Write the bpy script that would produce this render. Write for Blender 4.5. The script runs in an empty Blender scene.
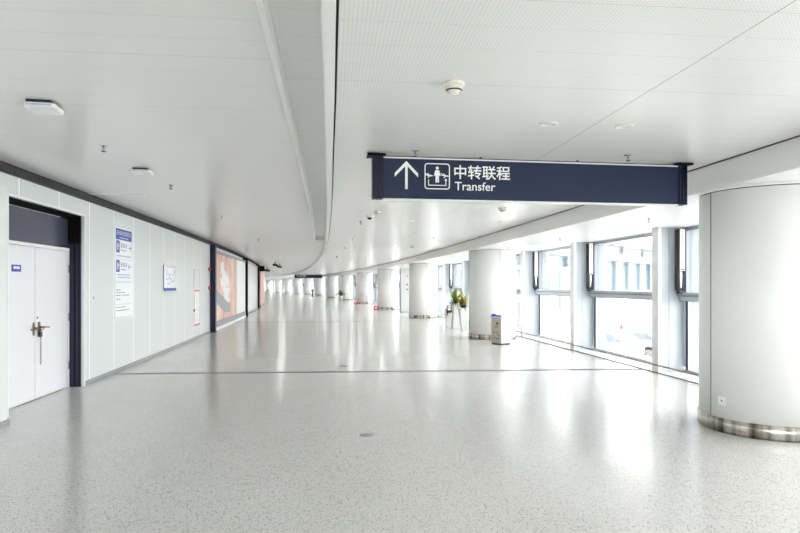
import bpy, math, random
from mathutils import Vector
random.seed(7)
SC = bpy.context.scene
COL = SC.collection
PI = math.pi

# ---------------------------------------------------------------- camera
EYE = 1.6
cam_d = bpy.data.cameras.new('camera'); cam = bpy.data.objects.new('camera', cam_d); COL.objects.link(cam)
cam.location = (0, 0, EYE); cam.rotation_euler = (PI/2, 0, 0)
cam_d.sensor_width = 36; cam_d.lens = 27; cam_d.shift_y = 18.5/800; cam_d.clip_end = 2000
SC.camera = cam
# ---------------------------------------------------------------- sky and exposure
SKY_STRENGTH = 1.0
w = bpy.data.worlds.new('overcast_sky'); SC.world = w; w.use_nodes = True
bg = w.node_tree.nodes['Background']; bg.inputs[0].default_value = (0.985, 0.99, 0.98, 1); bg.inputs[1].default_value = SKY_STRENGTH
SC.view_settings.view_transform = 'Standard'; SC.view_settings.look = 'None'
SC.view_settings.gamma = 1; SC.view_settings.use_curve_mapping = False
SC.view_settings.exposure = 3.5
SC.cycles.max_bounces = 14; SC.cycles.diffuse_bounces = 10; SC.cycles.glossy_bounces = 5; SC.cycles.transparent_max_bounces = 16
SC.cycles.sample_clamp_indirect = 6

# ---------------------------------------------------------------- hall geometry: an arc of radius R, s runs along it, t across it
A0 = .108; R = 470.0
CX = 4.15 - R*math.cos(A0); CY = 6.77 - R*math.sin(A0)
def ang(s): return A0 + s/R
def P(s, t, z=0.0):
    a = ang(s); return Vector((CX + (R+t)*math.cos(a), CY + (R+t)*math.sin(a), z))
H_LEFT, H_RIGHT, H_SOFFIT = 3.07, 2.93, 2.66
T_WALL, T_GLASS = -8.8, 1.62
S0, S1 = -30.0, 170.0

# ---------------------------------------------------------------- materials
MATS = {}
def mat(name, col, rough=.5, metal=0.0, spec=.5, emit=None, es=0):
    if name in MATS: return MATS[name]
    m = bpy.data.materials.new(name); m.use_nodes = True
    b = m.node_tree.nodes['Principled BSDF']
    b.inputs['Base Color'].default_value = (*col, 1); b.inputs['Roughness'].default_value = rough
    b.inputs['Metallic'].default_value = metal; b.inputs['Specular IOR Level'].default_value = spec
    if emit: b.inputs['Emission Color'].default_value = (*emit, 1); b.inputs['Emission Strength'].default_value = es
    MATS[name] = m; return m
def nt(m): return m.node_tree.nodes, m.node_tree.links, m.node_tree.nodes['Principled BSDF']
def math_node(N, L, op, a, b=None, c=None):
    n = N.new('ShaderNodeMath'); n.operation = op
    for i, v in enumerate((a, b, c)):
        if v is None: continue
        if isinstance(v, (int, float)): n.inputs[i].default_value = v
        else: L.new(v, n.inputs[i])
    return n.outputs[0]
def mix_col(N, L, fac, a, b):
    n = N.new('ShaderNodeMix'); n.data_type = 'RGBA'
    L.new(fac, n.inputs['Factor'])
    for k, v in (('A', a), ('B', b)):
        s = [i for i in n.inputs if i.name == k and i.type == 'RGBA'][0]
        if isinstance(v, tuple): s.default_value = (*v, 1)
        else: L.new(v, s)
    return [o for o in n.outputs if o.type == 'RGBA'][0]

def ceiling_mat(name, base, seam, period, dots, rough=.35, long_seam=None):
    """metal ceiling panels: thin radial joints, optional perforation; UV is metres along / across the hall"""
    m = mat(name, base, rough); N, L, b = nt(m)
    uv = N.new('ShaderNodeUVMap'); sp = N.new('ShaderNodeSeparateXYZ'); L.new(uv.outputs[0], sp.inputs[0])
    u, v = sp.outputs[0], sp.outputs[1]
    fr = math_node(N, L, 'FRACT', math_node(N, L, 'DIVIDE', u, period))
    line = math_node(N, L, 'LESS_THAN', fr, .008/period)
    col = mix_col(N, L, line, base, seam)
    fine = math_node(N, L, 'FRACT', math_node(N, L, 'DIVIDE', u, period/4))
    col = mix_col(N, L, math_node(N, L, 'LESS_THAN', fine, .006/period*4), col, tuple(x*.86 for x in base))
    if long_seam is not None:
        d = math_node(N, L, 'ABSOLUTE', math_node(N, L, 'SUBTRACT', v, long_seam))
        col = mix_col(N, L, math_node(N, L, 'LESS_THAN', d, .004), col, tuple(x*.6 for x in seam))
    if dots:
        du = math_node(N, L, 'SUBTRACT', math_node(N, L, 'FRACT', math_node(N, L, 'DIVIDE', u, dots)), .5)
        dv = math_node(N, L, 'SUBTRACT', math_node(N, L, 'FRACT', math_node(N, L, 'DIVIDE', v, dots)), .5)
        r2 = math_node(N, L, 'ADD', math_node(N, L, 'MULTIPLY', du, du), math_node(N, L, 'MULTIPLY', dv, dv))
        col = mix_col(N, L, math_node(N, L, 'LESS_THAN', r2, .045), col, tuple(x*.78 for x in base))
    L.new(col, b.inputs['Base Color'])
    return m
M_CEIL_L = ceiling_mat('white_metal_ceiling', (.80, .805, .80), (.5, .5, .5), 1.17, None, .24)
M_CEIL_R = ceiling_mat('perforated_metal_ceiling', (.82, .825, .81), (.55, .55, .55), 1.2, .022, .24, long_seam=-2.72)
M_SOFFIT = ceiling_mat('white_soffit_panel', (.84, .84, .835), (.5, .5, .5), 3.8, None, .28)
M_RECESS = ceiling_mat('grey_recess_panel', (.84, .85, .85), (.3, .3, .3), 1.6, None, .5)

def wall_mat():
    base = (.66, .69, .69)
    m = mat('pale_wall_panel', base, .3); N, L, b = nt(m)
    uv = N.new('ShaderNodeUVMap'); sp = N.new('ShaderNodeSeparateXYZ'); L.new(uv.outputs[0], sp.inputs[0])
    fr = math_node(N, L, 'FRACT', math_node(N, L, 'DIVIDE', math_node(N, L, 'SUBTRACT', sp.outputs[0], 4.01), 1.13))
    col = mix_col(N, L, math_node(N, L, 'LESS_THAN', fr, .035), base, (.95, .96, .96))
    col = mix_col(N, L, math_node(N, L, 'COMPARE', fr, .04, .006), col, (.45, .47, .48))
    L.new(col, b.inputs['Base Color']); return m
M_WALL = wall_mat()

def floor_mat():
    m = mat('speckled_terrazzo', (.5, .5, .49), .2, spec=.6); N, L, b = nt(m)
    tc = N.new('ShaderNodeTexCoord')
    def speck(scale, thr, sel, a, bcol):
        v = N.new('ShaderNodeTexVoronoi'); v.inputs['Scale'].default_value = scale; L.new(tc.outputs['Object'], v.inputs['Vector'])
        near = math_node(N, L, 'LESS_THAN', v.outputs['Distance'], thr)
        s = N.new('ShaderNodeSeparateColor'); L.new(v.outputs['Color'], s.inputs[0])
        on = math_node(N, L, 'MULTIPLY', near, math_node(N, L, 'LESS_THAN', s.outputs[0], sel))
        return mix_col(N, L, on, a, bcol)
    no = N.new('ShaderNodeTexNoise'); no.inputs['Scale'].default_value = 1.2; L.new(tc.outputs['Object'], no.inputs['Vector'])
    base = mix_col(N, L, no.outputs['Fac'], (.60, .595, .575), (.64, .635, .62))
    c = speck(110, .42, .30, base, (.30, .29, .29))
    c = speck(150, .42, .3, c, (.80, .79, .76))
    c = speck(62, .28, .24, c, (.07, .065, .08))
    L.new(c, b.inputs['Base Color'])
    n2 = N.new('ShaderNodeTexNoise'); n2.inputs['Scale'].default_value = 3; L.new(tc.outputs['Object'], n2.inputs['Vector'])
    r = N.new('ShaderNodeMapRange'); L.new(n2.outputs['Fac'], r.inputs[0]); r.inputs[3].default_value = .15; r.inputs[4].default_value = .20
    L.new(r.outputs[0], b.inputs['Roughness'])
    return m
M_FLOOR = floor_mat()

def glass_mat(name, tint, gl):
    m = bpy.data.materials.new(name); m.use_nodes = True; N, L = m.node_tree.nodes, m.node_tree.links
    N.remove(N['Principled BSDF']); out = N['Material Output']
    t = N.new('ShaderNodeBsdfTransparent'); t.inputs[0].default_value = (*tint, 1)
    g = N.new('ShaderNodeBsdfGlossy'); g.inputs['Roughness'].default_value = .02
    fr = N.new('ShaderNodeFresnel'); fr.inputs[0].default_value = 1.3
    mx = N.new('ShaderNodeMixShader')
    L.new(math_node(N, L, 'MULTIPLY', fr.outputs[0], gl), mx.inputs[0]); L.new(t.outputs[0], mx.inputs[1]); L.new(g.outputs[0], mx.inputs[2])
    L.new(mx.outputs[0], out.inputs[0]); return m
M_GLASS = glass_mat('window_glass', (.985, .99, .988), .8)

def steel_mat():
    m = mat('steel_painted_reflections', (.62, .59, .55), .22, 1.0); N, L, b = nt(m)
    tc = N.new('ShaderNodeTexCoord'); mp = N.new('ShaderNodeMapping'); mp.inputs['Scale'].default_value = (6, 6, .1)
    L.new(tc.outputs['Object'], mp.inputs[0]); no = N.new('ShaderNodeTexNoise'); no.inputs['Scale'].default_value = 1.5
    L.new(mp.outputs[0], no.inputs['Vector'])
    cr = N.new('ShaderNodeValToRGB'); cr.color_ramp.elements[0].color = (.13, .105, .085, 1); cr.color_ramp.elements[1].color = (.74, .70, .65, 1)  # dark and pale streaks paint broad reflections into the steel colour
    cr.color_ramp.elements[0].position = .35; cr.color_ramp.elements[1].position = .6
    L.new(no.outputs['Fac'], cr.inputs[0]); L.new(cr.outputs[0], b.inputs['Base Color']); return m
M_STEEL = steel_mat()
M_COLUMN = mat('white_column_shell', (.90, .90, .895), .3)
M_TRIM = mat('white_painted_metal', (.84, .85, .85), .3)
M_GREYBASE = mat('grey_skirting', (.30, .31, .33), .35)
M_PIER = mat('pale_blue_grey_metal', (.52, .57, .62), .35, .1)
M_FRAME = mat('grey_aluminium', (.28, .30, .34), .35, .5)
M_NAVY = mat('navy_enamel', (.007, .010, .035), .4, spec=.3)
M_SIGN = mat('navy_sign_face', (.017, .026, .065), .5, spec=.3)
M_BLACK = mat('matt_black', (.004, .004, .006), .7, spec=.2)
M_DARKGREY = mat('dark_grey_metal', (.035, .035, .04), .5)
M_WHITE = mat('white_plastic', (.86, .86, .85), .35)
M_CREAM = mat('cream_plastic', (.80, .78, .70), .4)
M_PRINT = mat('white_sign_print', (.92, .93, .9), .5)
M_RED = mat('red_plastic', (.75, .02, .02), .35)
M_BLUE = mat('printed_blue', (.003, .035, .36), .4)
M_LBLUE = mat('printed_light_blue', (.06, .22, .62), .4)
M_PAPER = mat('white_acrylic', (.88, .91, .93), .25)
M_DOOR = mat('lilac_white_door', (.78, .78, .82), .35)
M_CHROME = mat('chrome', (.7, .7, .7), .15, 1)
M_BRASS = mat('worn_brass', (.24, .19, .14), .35, 1)
M_STRIP = mat('white_strip_profile', (.86, .86, .85), .3)
M_SLATE = mat('slate_glass_panel', (.06, .065, .105), .25)

# ---------------------------------------------------------------- mesh builder
class MB:
    def __init__(s): s.v = []; s.f = []; s.mi = []; s.uv = []; s.sm = []; s.mats = []; s.cur = 0
    def m(s, mt):
        if mt not in s.mats: s.mats.append(mt)
        s.cur = s.mats.index(mt); return s
    def face(s, idx, uv=None, smooth=False):
        s.f.append(tuple(idx)); s.mi.append(s.cur); s.uv.append(uv); s.sm.append(smooth)
    def box(s, x0, x1, y0, y1, z0, z1, rot=0, c=(0, 0)):
        b = len(s.v)
        for z in (z0, z1):
            for x, y in ((x0, y0), (x1, y0), (x1, y1), (x0, y1)):
                if rot:
                    dx, dy = x-c[0], y-c[1]
                    x, y = c[0]+dx*math.cos(rot)-dy*math.sin(rot), c[1]+dx*math.sin(rot)+dy*math.cos(rot)
                s.v.append((x, y, z))
        for q in ((3, 2, 1, 0), (4, 5, 6, 7), (0, 1, 5, 4), (1, 2, 6, 5), (2, 3, 7, 6), (3, 0, 4, 7)): s.face([b+i for i in q])
        return s
    def prism(s, pts, f, d, smooth=False):
        """pts 2-D outline, f maps (u, v, w) -> xyz, d=(w0, w1)"""
        b = len(s.v); n = len(pts)
        for w_ in d:
            for u, v in pts: s.v.append(tuple(f(u, v, w_)))
        s.face([b+i for i in reversed(range(n))]); s.face([b+n+i for i in range(n)])
        for i in range(n): s.face((b+i, b+(i+1) % n, b+n+(i+1) % n, b+n+i), smooth=smooth)
        return s
    def lathe(s, prof, n=32, c=(0, 0, 0), close=True, axis='z'):
        b = len(s.v); k = len(prof)
        for i in range(n):
            a = 2*PI*i/n
            for r, z in prof:
                p = (r*math.cos(a), r*math.sin(a), z)
                if axis == 'x': p = (p[2], p[0], p[1])
                if axis == 'y': p = (p[0], p[2], p[1])
                s.v.append((c[0]+p[0], c[1]+p[1], c[2]+p[2]))
        for i in range(n):
            j = (i+1) % n
            for q in range(k-1): s.face((b+i*k+q, b+j*k+q, b+j*k+q+1, b+i*k+q+1), smooth=True)
        if close:
            if prof[0][0] > 1e-5: s.face([b+i*k for i in reversed(range(n))])
            if prof[-1][0] > 1e-5: s.face([b+i*k+k-1 for i in range(n)])
        return s
    def tube(s, pts, r, n=8, closed=False):
        b = len(s.v); pts = [Vector(p) for p in pts]; m = len(pts)
        for i, p in enumerate(pts):
            q0 = pts[i-1] if (i > 0 or closed) else pts[i]; q1 = pts[(i+1) % m] if (i < m-1 or closed) else pts[i]
            d = (q1-q0).normalized(); up = Vector((0, 0, 1)) if abs(d.z) < .9 else Vector((1, 0, 0))
            x = d.cross(up).normalized(); y = d.cross(x)
            rr = r[i] if isinstance(r, (list, tuple)) else r
            for k in range(n):
                a = 2*PI*k/n; s.v.append(tuple(p + (x*math.cos(a)+y*math.sin(a))*rr))
        for i in range(m if closed else m-1):
            j = (i+1) % m
            for k in range(n):
                l = (k+1) % n; s.face((b+i*n+k, b+i*n+l, b+j*n+l, b+j*n+k), smooth=True)
        if not closed: s.face([b+k for k in range(n)]); s.face([b+(m-1)*n+k for k in reversed(range(n))])
        return s
    def sweep(s, prof, s0, s1, ds=2.0, shift=None):
        """closed (t, z) outline swept along the arc; uv = metres (s, t) or (s, z)"""
        n = max(1, int(math.ceil((s1-s0)/ds))); b = len(s.v); k = len(prof)
        S = [s0+(s1-s0)*i/n for i in range(n+1)]
        for q in S:
            for t, z in prof: s.v.append(tuple(P(q, t+(shift(q, t) if shift else 0), z)))
        for i in range(n):
            for j in range(k):
                l = (j+1) % k
                flat = abs(prof[j][1]-prof[l][1]) < abs(prof[j][0]-prof[l][0])
                va, vb = (prof[j][0], prof[l][0]) if flat else (prof[j][1], prof[l][1])
                s.face((b+i*k+j, b+i*k+l, b+(i+1)*k+l, b+(i+1)*k+j), [(S[i], va), (S[i], vb), (S[i+1], vb), (S[i+1], va)])
        s.face([b+j for j in reversed(range(k))]); s.face([b+n*k+j for j in range(k)])
        return s
    def mesh(s, name):
        me = bpy.data.meshes.new(name); me.from_pydata(s.v, [], s.f)
        for m_ in s.mats: me.materials.append(m_)
        me.polygons.foreach_set('material_index', s.mi); me.polygons.foreach_set('use_smooth', s.sm)
        if any(u is not None for u in s.uv):
            ul = me.uv_layers.new(name='UVMap'); k = 0
            for f, u in zip(s.f, s.uv):
                for i in range(len(f)): ul.data[k].uv = u[i] if u else (.5, .5); k += 1
        me.update()
        import bmesh
        bm = bmesh.new(); bm.from_mesh(me); bmesh.ops.recalc_face_normals(bm, faces=bm.faces); bm.to_mesh(me); bm.free()
        return me
    def build(s, name, parent=None, bevel=0):
        o = bpy.data.objects.new(name, s.mesh(name)); COL.objects.link(o)
        if parent: o.parent = parent
        if bevel:
            md = o.modifiers.new('bevel', 'BEVEL'); md.width = bevel; md.segments = 2; md.limit_method = 'ANGLE'
        return o
def B(m): return MB().m(m)
def rect(t0, t1, z0, z1): return [(t0, z0), (t1, z0), (t1, z1), (t0, z1)]
def tag(o, label=None, cat=None, group=None, kind=None):
    for k, v in (('label', label), ('category', cat), ('group', group), ('kind', kind)):
        if v: o[k] = v
    return o
def struct(o): o['kind'] = 'structure'; return o
def put(o, s, t=0, z=0, rz=0): o.location = P(s, t, z); o.rotation_euler = (0, 0, ang(s)+rz); return o
def empty(name, s=0, t=0, z=0, rz=0, label=None, cat=None, group=None):
    o = bpy.data.objects.new(name, None); o.empty_display_size = .1; COL.objects.link(o); put(o, s, t, z, rz); return tag(o, label, cat, group)
def copy_tree(o, parent=None):
    c = o.copy(); COL.objects.link(c)
    if parent: c.parent = parent
    for ch in list(o.children): copy_tree(ch, c)
    return c

# ================================================================ THE SHELL
struct(B(M_FLOOR).sweep(rect(-9.7, 1.95, -.3, 0), S0, S1).build('floor'))
# left wall: plain panels, the door opening, panels, then the poster wall further on
JB = 1.46; JE = 3.72                                                  # door opening along s
lw = B(M_WALL)
lw.sweep(rect(-9.6, T_WALL, 0, H_LEFT), -13, JB); lw.sweep(rect(-9.6, T_WALL, 2.8, H_LEFT), S0, -13)  # unseen stretch behind the camera opened up to let more daylight in
for q in range(6): lw.sweep(rect(-9.2, T_WALL, 0, 2.8), -29.9+q*4.5, -29.6+q*4.5, 1)
lw.sweep(rect(-9.6, T_WALL, 2.68, H_LEFT), JB, JE, 1)
lw.sweep(rect(-9.6, T_WALL, 0, H_LEFT), JE, 14.7)
lw.sweep(rect(-9.6, T_WALL-.02, 0, H_LEFT), 14.7, S1)
lw.sweep(rect(-9.6, -9.12, 0, 2.68), JB, JE, 1)
struct(lw.build('wall_left'))
wb = B(M_WALL).sweep(rect(-9.7, 1.95, 2.7, H_LEFT), S0-.3, S0, 1)
for q in range(5): wb.sweep(rect(-9.6+q*2.8, -9.4+q*2.8, 0, 2.7), S0-.3, S0, 1)  # unseen back end left open between posts to admit extra daylight
struct(wb.build('wall_back'))
struct(B(M_WALL).sweep(rect(-9.7, 1.95, 0, H_LEFT), S1, S1+.3, 1).build('wall_far'))
# ceilings (slabs with thickness so no sky leaks in)
SLOT_L, SLOT_R, STRIP_R, SLOT_END = -5.25, -4.94, -4.87, 13.6
def drift(q, t):                                                       # the trough runs very slightly off the arc near the camera
    if t < -9 or t > -2: return 0
    return .04-.05*(q+4)/4 if q < 0 else max(-.05, -.01-.04*q/8)
c = B(M_CEIL_L).sweep(rect(-9.7, SLOT_L, H_LEFT, 3.5), S0, SLOT_END, 2, drift); c.sweep(rect(-9.7, SLOT_R, H_LEFT, 3.5), SLOT_END, S1, 2, drift)
struct(c.build('ceiling_left'))
c = B(M_RECESS).sweep(rect(SLOT_L, SLOT_R, H_LEFT+.13, 3.5), S0, SLOT_END, 2, drift); struct(c.build('ceiling_recess'))
struct(B(M_CEIL_R).sweep(rect(STRIP_R+.013, -.7, H_RIGHT, 3.5), S0, S1, 2, drift).build('ceiling_right'))
struct(B(M_SOFFIT).sweep(rect(-.7, 1.95, H_SOFFIT, 3.5), S0, S1).build('ceiling_soffit'))
# trims
struct(B(M_STRIP).sweep(rect(SLOT_R, STRIP_R, H_RIGHT-.012, 3.4), S0, S1, 2, drift).build('trim_1'))
struct(B(M_BLACK).sweep(rect(STRIP_R, STRIP_R+.014, H_RIGHT-.002, 3.3), S0, S1, 2, drift).build('trim_2'))
lip = [(SLOT_L-.03, H_LEFT), (SLOT_L-.03, H_LEFT-.012), (SLOT_L+.008, H_LEFT-.016), (SLOT_L+.02, H_LEFT+.02), (SLOT_L+.01, H_LEFT+.13), (SLOT_L, H_LEFT+.13)]
struct(B(M_STRIP).sweep(lip, S0, SLOT_END, 2, drift).build('trim_3'))
struct(B(M_STRIP).sweep(rect(-.735, -.70, H_SOFFIT-.012, H_RIGHT), S0, S1).build('trim_4'))
struct(B(M_DARKGREY).sweep(rect(-.755, -.735, H_RIGHT-.008, H_RIGHT+.01), S0, S1).build('trim_5'))
struct(B(M_GREYBASE).sweep(rect(T_WALL, T_WALL+.015, 0, .07), JE+.02, 14.7).build('baseboard_left'))
struct(B(M_GREYBASE).sweep(rect(1.95, 2.2, -2.2, 0), S0, S1).build('trim_6'))
# louvred air slot along the top of the left wall
v = MB(); v.m(M_BLACK).sweep(rect(T_WALL, T_WALL+.02, H_LEFT-.115, H_LEFT), -3, S1)
v.m(mat('louvre_blade', (.10, .10, .11), .5))
q = -.5
while q < 24:
    a = P(q, T_WALL+.018); d = P(q+.05, T_WALL+.018)-P(q, T_WALL+.018); n = Vector((math.cos(ang(q)), math.sin(ang(q)), 0))
    w_ = d*.28
    v.prism([(0, H_LEFT-.105), (1, H_LEFT-.105), (2, H_LEFT-.012), (1, H_LEFT-.012)], lambda u, z, k: (a+w_*u+n*k)+Vector((0, 0, z)), (0, .014))
    q += .05
v.m(M_DARKGREY).sweep(rect(T_WALL, T_WALL+.03, H_LEFT-.125, H_LEFT-.112), -3, S1)
struct(v.build('trim_7'))
# end casing of the nearer wall, standing proud beside the door
struct(B(mat('plain_wall_casing', (.70, .73, .73), .3)).sweep(rect(-9.0, -8.57, 0, 2.72), -6, 1.02, 1.5).build('wall_left_casing'))
struct(B(M_GREYBASE).sweep(rect(-8.59, -8.55, 0, .07), -6, 1.035, 1.5).build('baseboard_casing'))
# expansion joint in the floor
j = B(mat('joint_rubber', (.05, .045, .06), .5))
pa, pb = P(5.1, -8.78), P(4.55, .95)
dd = (pb-pa).normalized(); nn = Vector((-dd.y, dd.x, 0))
for k0, k1, mt in ((-.05, .05, 'joint_rubber'),):
    j.prism([(0, k0), (1, k0), (1, k1), (0, k1)], lambda u, v_, k: pa+(pb-pa)*u+nn*v_+Vector((0, 0, k)), (-.01, .002))
j.m(M_FRAME)
for k0, k1 in ((-.065, -.05), (.05, .065)):
    j.prism([(0, k0), (1, k0), (1, k1), (0, k1)], lambda u, v_, k: pa+(pb-pa)*u+nn*v_+Vector((0, 0, k)), (-.01, .003))
struct(j.build('trim_8'))
struct(B(mat('joint_rubber', (.1, .1, .1))).sweep(rect(T_WALL, 1.0, -.01, .002), 20.2, 20.32, 1).build('trim_9'))

# ================================================================ DOOR in the left wall
M_REVEAL = mat('navy_reveal', (.02, .02, .055), .35, spec=.4)
d = empty('door_1', JB, T_WALL, 0); struct(d)
f = MB(); f.m(M_TRIM)
inv = d.matrix_basis.inverted()
KW = (R+T_WALL)/R; L_ = (JE-JB)*KW
f.box(-.02, .03, -.03, .0, 0, 2.71).box(-.02, .03, L_, L_+.035, 0, 2.71).box(-.02, .03, -.03, L_+.035, 2.68, 2.715)
f.build('door_frame', d)
r = MB(); r.m(M_REVEAL).box(-.30, -.02, L_-.012, L_, 0, 2.25); r.m(M_BLACK).box(-.30, -.02, L_-.012, L_, 2.25, 2.68)  # black on upper jamb and head underside paints the shadow there
r.box(-.30, -.02, 0, L_, 2.665, 2.68); r.m(M_REVEAL).box(-.30, -.02, 0, .012, 0, 2.68)
r.m(M_BLACK); r.box(-.12, -.10, L_-.02, L_-.011, 0, 2.6); r.box(-.05, -.04, L_-.02, L_-.011, 0, 2.6)
r.build('reveal', d)
B(M_SLATE).box(-.30, -.21, .02, L_-.02, 2.18, 2.63).build('transom_panel', d)
tf = B(M_TRIM).box(-.30, -.19, .0, L_-.012, 2.13, 2.175).box(-.30, -.19, L_-.05, L_-.012, 0, 2.17).box(-.30, -.19, .012, .05, 0, 2.17)
tf.build('inner_frame', d)
SEAM = (2.63-JB)*KW
for y0, y1 in ((.055, SEAM-.005), (SEAM+.005, L_-.055)):
    lf = B(M_DOOR).box(-.26, -.205, y0, y1, .01, 2.125).build('door_leaf', d, .003)
B(M_NAVY).box(-.25, -.212, SEAM-.005, SEAM+.005, .01, 2.125).build('meeting_seam', d)
for y, zc in ((L_-.05, 1.85), (L_-.05, 1.1), (L_-.05, .35)):
    B(M_CHROME).lathe([(.011, 0), (.011, .12)], 10, (-.185, y, zc-.06)).build('hinge', d)
# lever handles, chain and padlock
for sg, zz in ((-1, 1.0), (1, 1.005)):
    y = SEAM+sg*.075+.03
    h = B(M_BRASS).box(-.205, -.194, y-.025, y+.025, .90, 1.08)
    h.tube([(-.20, y, zz), (-.15, y, zz), (-.145, y+sg*.03, zz), (-.145, y+sg*.19, zz-.01)], [.012, .012, .012, .009])
    h.build('door_handle', d)
lk = B(M_BRASS).lathe([(.014, 0), (.014, .006)], 12, (-.203, SEAM+.06, 1.14), axis='x')
lk.build('keyhole', d)
ch = MB().m(M_BRASS)
def link(mb, c, vert, flip):
    pts = []
    for i in range(10):
        a_ = 2*PI*i/10; u_, v__ = .010*math.cos(a_), .019*math.sin(a_)
        pts.append((c[0]+(u_ if flip else 0), c[1]+(0 if flip else u_), c[2]+v__) if vert else (c[0]+(u_ if flip else 0), c[1]+v__, c[2]+(0 if flip else u_)))
    mb.tube(pts, .0035, 5, True)
for k in range(8): link(ch, (-.15, SEAM-.10+k*.03+.02, .985-.028*math.sin(k/7*PI)), False, k % 2)
for k in range(13): link(ch, (-.17, SEAM+.085, .86-k*.030), True, k % 2)
co = ch.build('chain'); co.parent = d
pk = B(M_DARKGREY).box(-.19, -.16, SEAM+.055, SEAM+.115, .87, .94); pk.tube([(-.175, SEAM+.065, .93), (-.175, SEAM+.068, .975), (-.175, SEAM+.085, .99), (-.175, SEAM+.102, .975), (-.175, SEAM+.105, .93)], .006)
pk.build('padlock', d, .003)
ds_ = MB().m(M_BLUE).box(-.2055, -.200, .53, .76, 1.775, 1.865); ds_.m(M_PRINT)
for k in range(4): ds_.box(-.20, -.1992, .57+k*.04, .60+k*.04, 1.81, 1.845)
o = ds_.build('door_number_plate', d)

# ================================================================ WINDOWS (right side), one per bay of 3.8 m
def make_window():
    w0 = bpy.data.objects.new('window_1', None); COL.objects.link(w0); struct(w0)
    p = MB(); p.m(M_PIER).box(1.15, 1.93, -.10, .10, 0, H_SOFFIT); p.m(M_TRIM).box(1.09, 1.15, -.11, .11, 0, H_SOFFIT)  # white front painted as lit, blue-grey sides as shaded
    p.m(M_FRAME).box(1.30, 1.306, -.104, .104, 0, H_SOFFIT)
    p.build('pier', w0)
    G = T_GLASS; f = MB().m(M_PIER)
    f.box(G-.03, G+.08, .10, 3.70, 0, .04); f.box(G-.06, G+.08, .10, 3.70, 2.60, H_SOFFIT)
    f.box(G-.05, G+.08, .10, .17, .1, 2.6); f.box(G-.05, G+.08, 3.63, 3.70, .1, 2.6)
    f.m(M_FRAME).box(G-.075, G-.05, .10, 3.70, 2.595, 2.615)
    f.m(M_NAVY).box(G-.052, G-.02, 3.60, 3.63, .04, 1.30)
    f.m(M_FRAME).box(G-.055, G+.05, 3.61, 3.635, 1.47, 2.6)
    f.build('window_frame', w0)
    t = MB().m(M_FRAME).box(G-.17, G+.06, .12, 3.68, 1.385, 1.42)
    t.m(M_PIER).box(G-.15, G+.06, .12, 3.68, 1.42, 1.465); t.box(G-.14, G+.06, .12, 3.68, 1.31, 1.385)
    t.m(M_FRAME).box(G-.15, G+.06, .12, 3.68, 1.30, 1.312); t.build('transom', w0)
    B(M_GLASS).box(G, G+.012, .17, 3.61, 1.465, 2.6).build('pane', w0)
    B(M_GLASS).box(G, G+.012, .17, 3.61, .04, 1.30).build('pane', w0)
    a = MB().m(M_WHITE).box(G-.22, G-.13, 3.53, 3.68, 1.86, 2.62); a.m(M_DARKGREY).box(G-.205, G-.20, 3.60, 3.615, 1.86, 2.6); a.box(G-.13, G-.10, 3.53, 3.68, 1.86, 2.6); a.box(G-.235, G-.22, 3.54, 3.68, 1.5, 2.62); a.box(G-.175, G-.168, 3.525, 3.53, 1.9, 2.58)
    a.box(G-.21, G-.14, 3.522, 3.53, 1.87, 1.89)
    ao = a.build('opener_housing', w0)
    r_ = MB().m(M_CHROME).lathe([(.032, 1.50), (.032, 1.84), (.02, 1.86)], 12, (G-.165, 3.62, 0)); r_.m(M_DARKGREY).box(G-.2, G-.1, 3.57, 3.68, 1.44, 1.50); r_.m(M_NAVY).box(G-.125, G-.10, 3.60, 3.66, 1.5, 1.86)
    r_.build('opener_rod', ao)
    return w0
w0 = make_window()
k = 0; s = .5-3.8*8
i = 0
while s < 165:
    o = w0 if i == 0 else copy_tree(w0)
    o.name = 'window_%d' % (i+1); put(o, s); i += 1; s += 3.8

# ================================================================ COLUMNS
def make_column():
    c0 = empty('round_column')
    shaft = MB().m(M_COLUMN).lathe([(.70, .155), (.70, 2.62)], 72)
    shaft.build('shaft', c0)
    sm = MB().m(M_FRAME)
    for q in range(4):
        a_ = math.radians(2+90*q); x, y = .7015*math.cos(a_), .7015*math.sin(a_)
        sm.box(x-.004, x+.004, y-.004, y+.004, .155, 2.62, a_, (x, y))
    sm.build('panel_seam', c0)
    B(M_STEEL).lathe([(.712, 0), (.712, .15), (.70, .156)], 72).build('steel_base_band', c0)
    B(M_DARKGREY).lathe([(.695, 2.615), (.695, 2.63)], 64).build('shadow_gap', c0); B(M_COLUMN).lathe([(.70, 2.630), (.70, H_SOFFIT)], 72).build('top_collar', c0)
    return c0
c0 = make_column()
COL_LABELS = ['large white round column nearest the camera at the right edge of the hall',
 'white round column standing right behind the litter bin',
 'white round column next along after the one with flower vases beside it',
 'fourth white round column from the camera, beside the tall grey cabinet',
 'fifth white round column counting away from the camera',
 'sixth white round column counting away from the camera',
 'seventh white round column counting away, just right of the hanging far sign',
 'eighth white round column counting away, above it the far sign right end',
 'ninth white round column counting away, behind the dark floor stand',
 'tenth white round column counting away, under the far hanging sign',
 'eleventh white round column counting away from the camera',
 'twelfth white round column counting away from the camera',
 'thirteenth white round column counting away, second to last in view',
 'farthest visible white round column, beside the end of the left wall']
for i in range(14):
    o = c0 if i == 0 else copy_tree(c0)
    put(o, i*11.4 - (1.2 if i == 3 else .8 if i == 4 else 0), -.22 if i > 2 else 0, 0, .0); tag(o, COL_LABELS[i], 'column', 'white round columns along the windows')
ol = empty('wall_outlet', label='small white socket plate low on the nearest round column', cat='socket')
put(ol, 0, 0, .30, 0)
x = -121.5+360 - math.degrees(ang(0)) - 37
ar = math.radians(x); px, py = .70*math.cos(ar), .70*math.sin(ar)
B(M_WHITE).box(px-.006, px+.008, py-.045, py+.045, 0, .09, ar, (px, py)).build('plate', ol)
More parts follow.
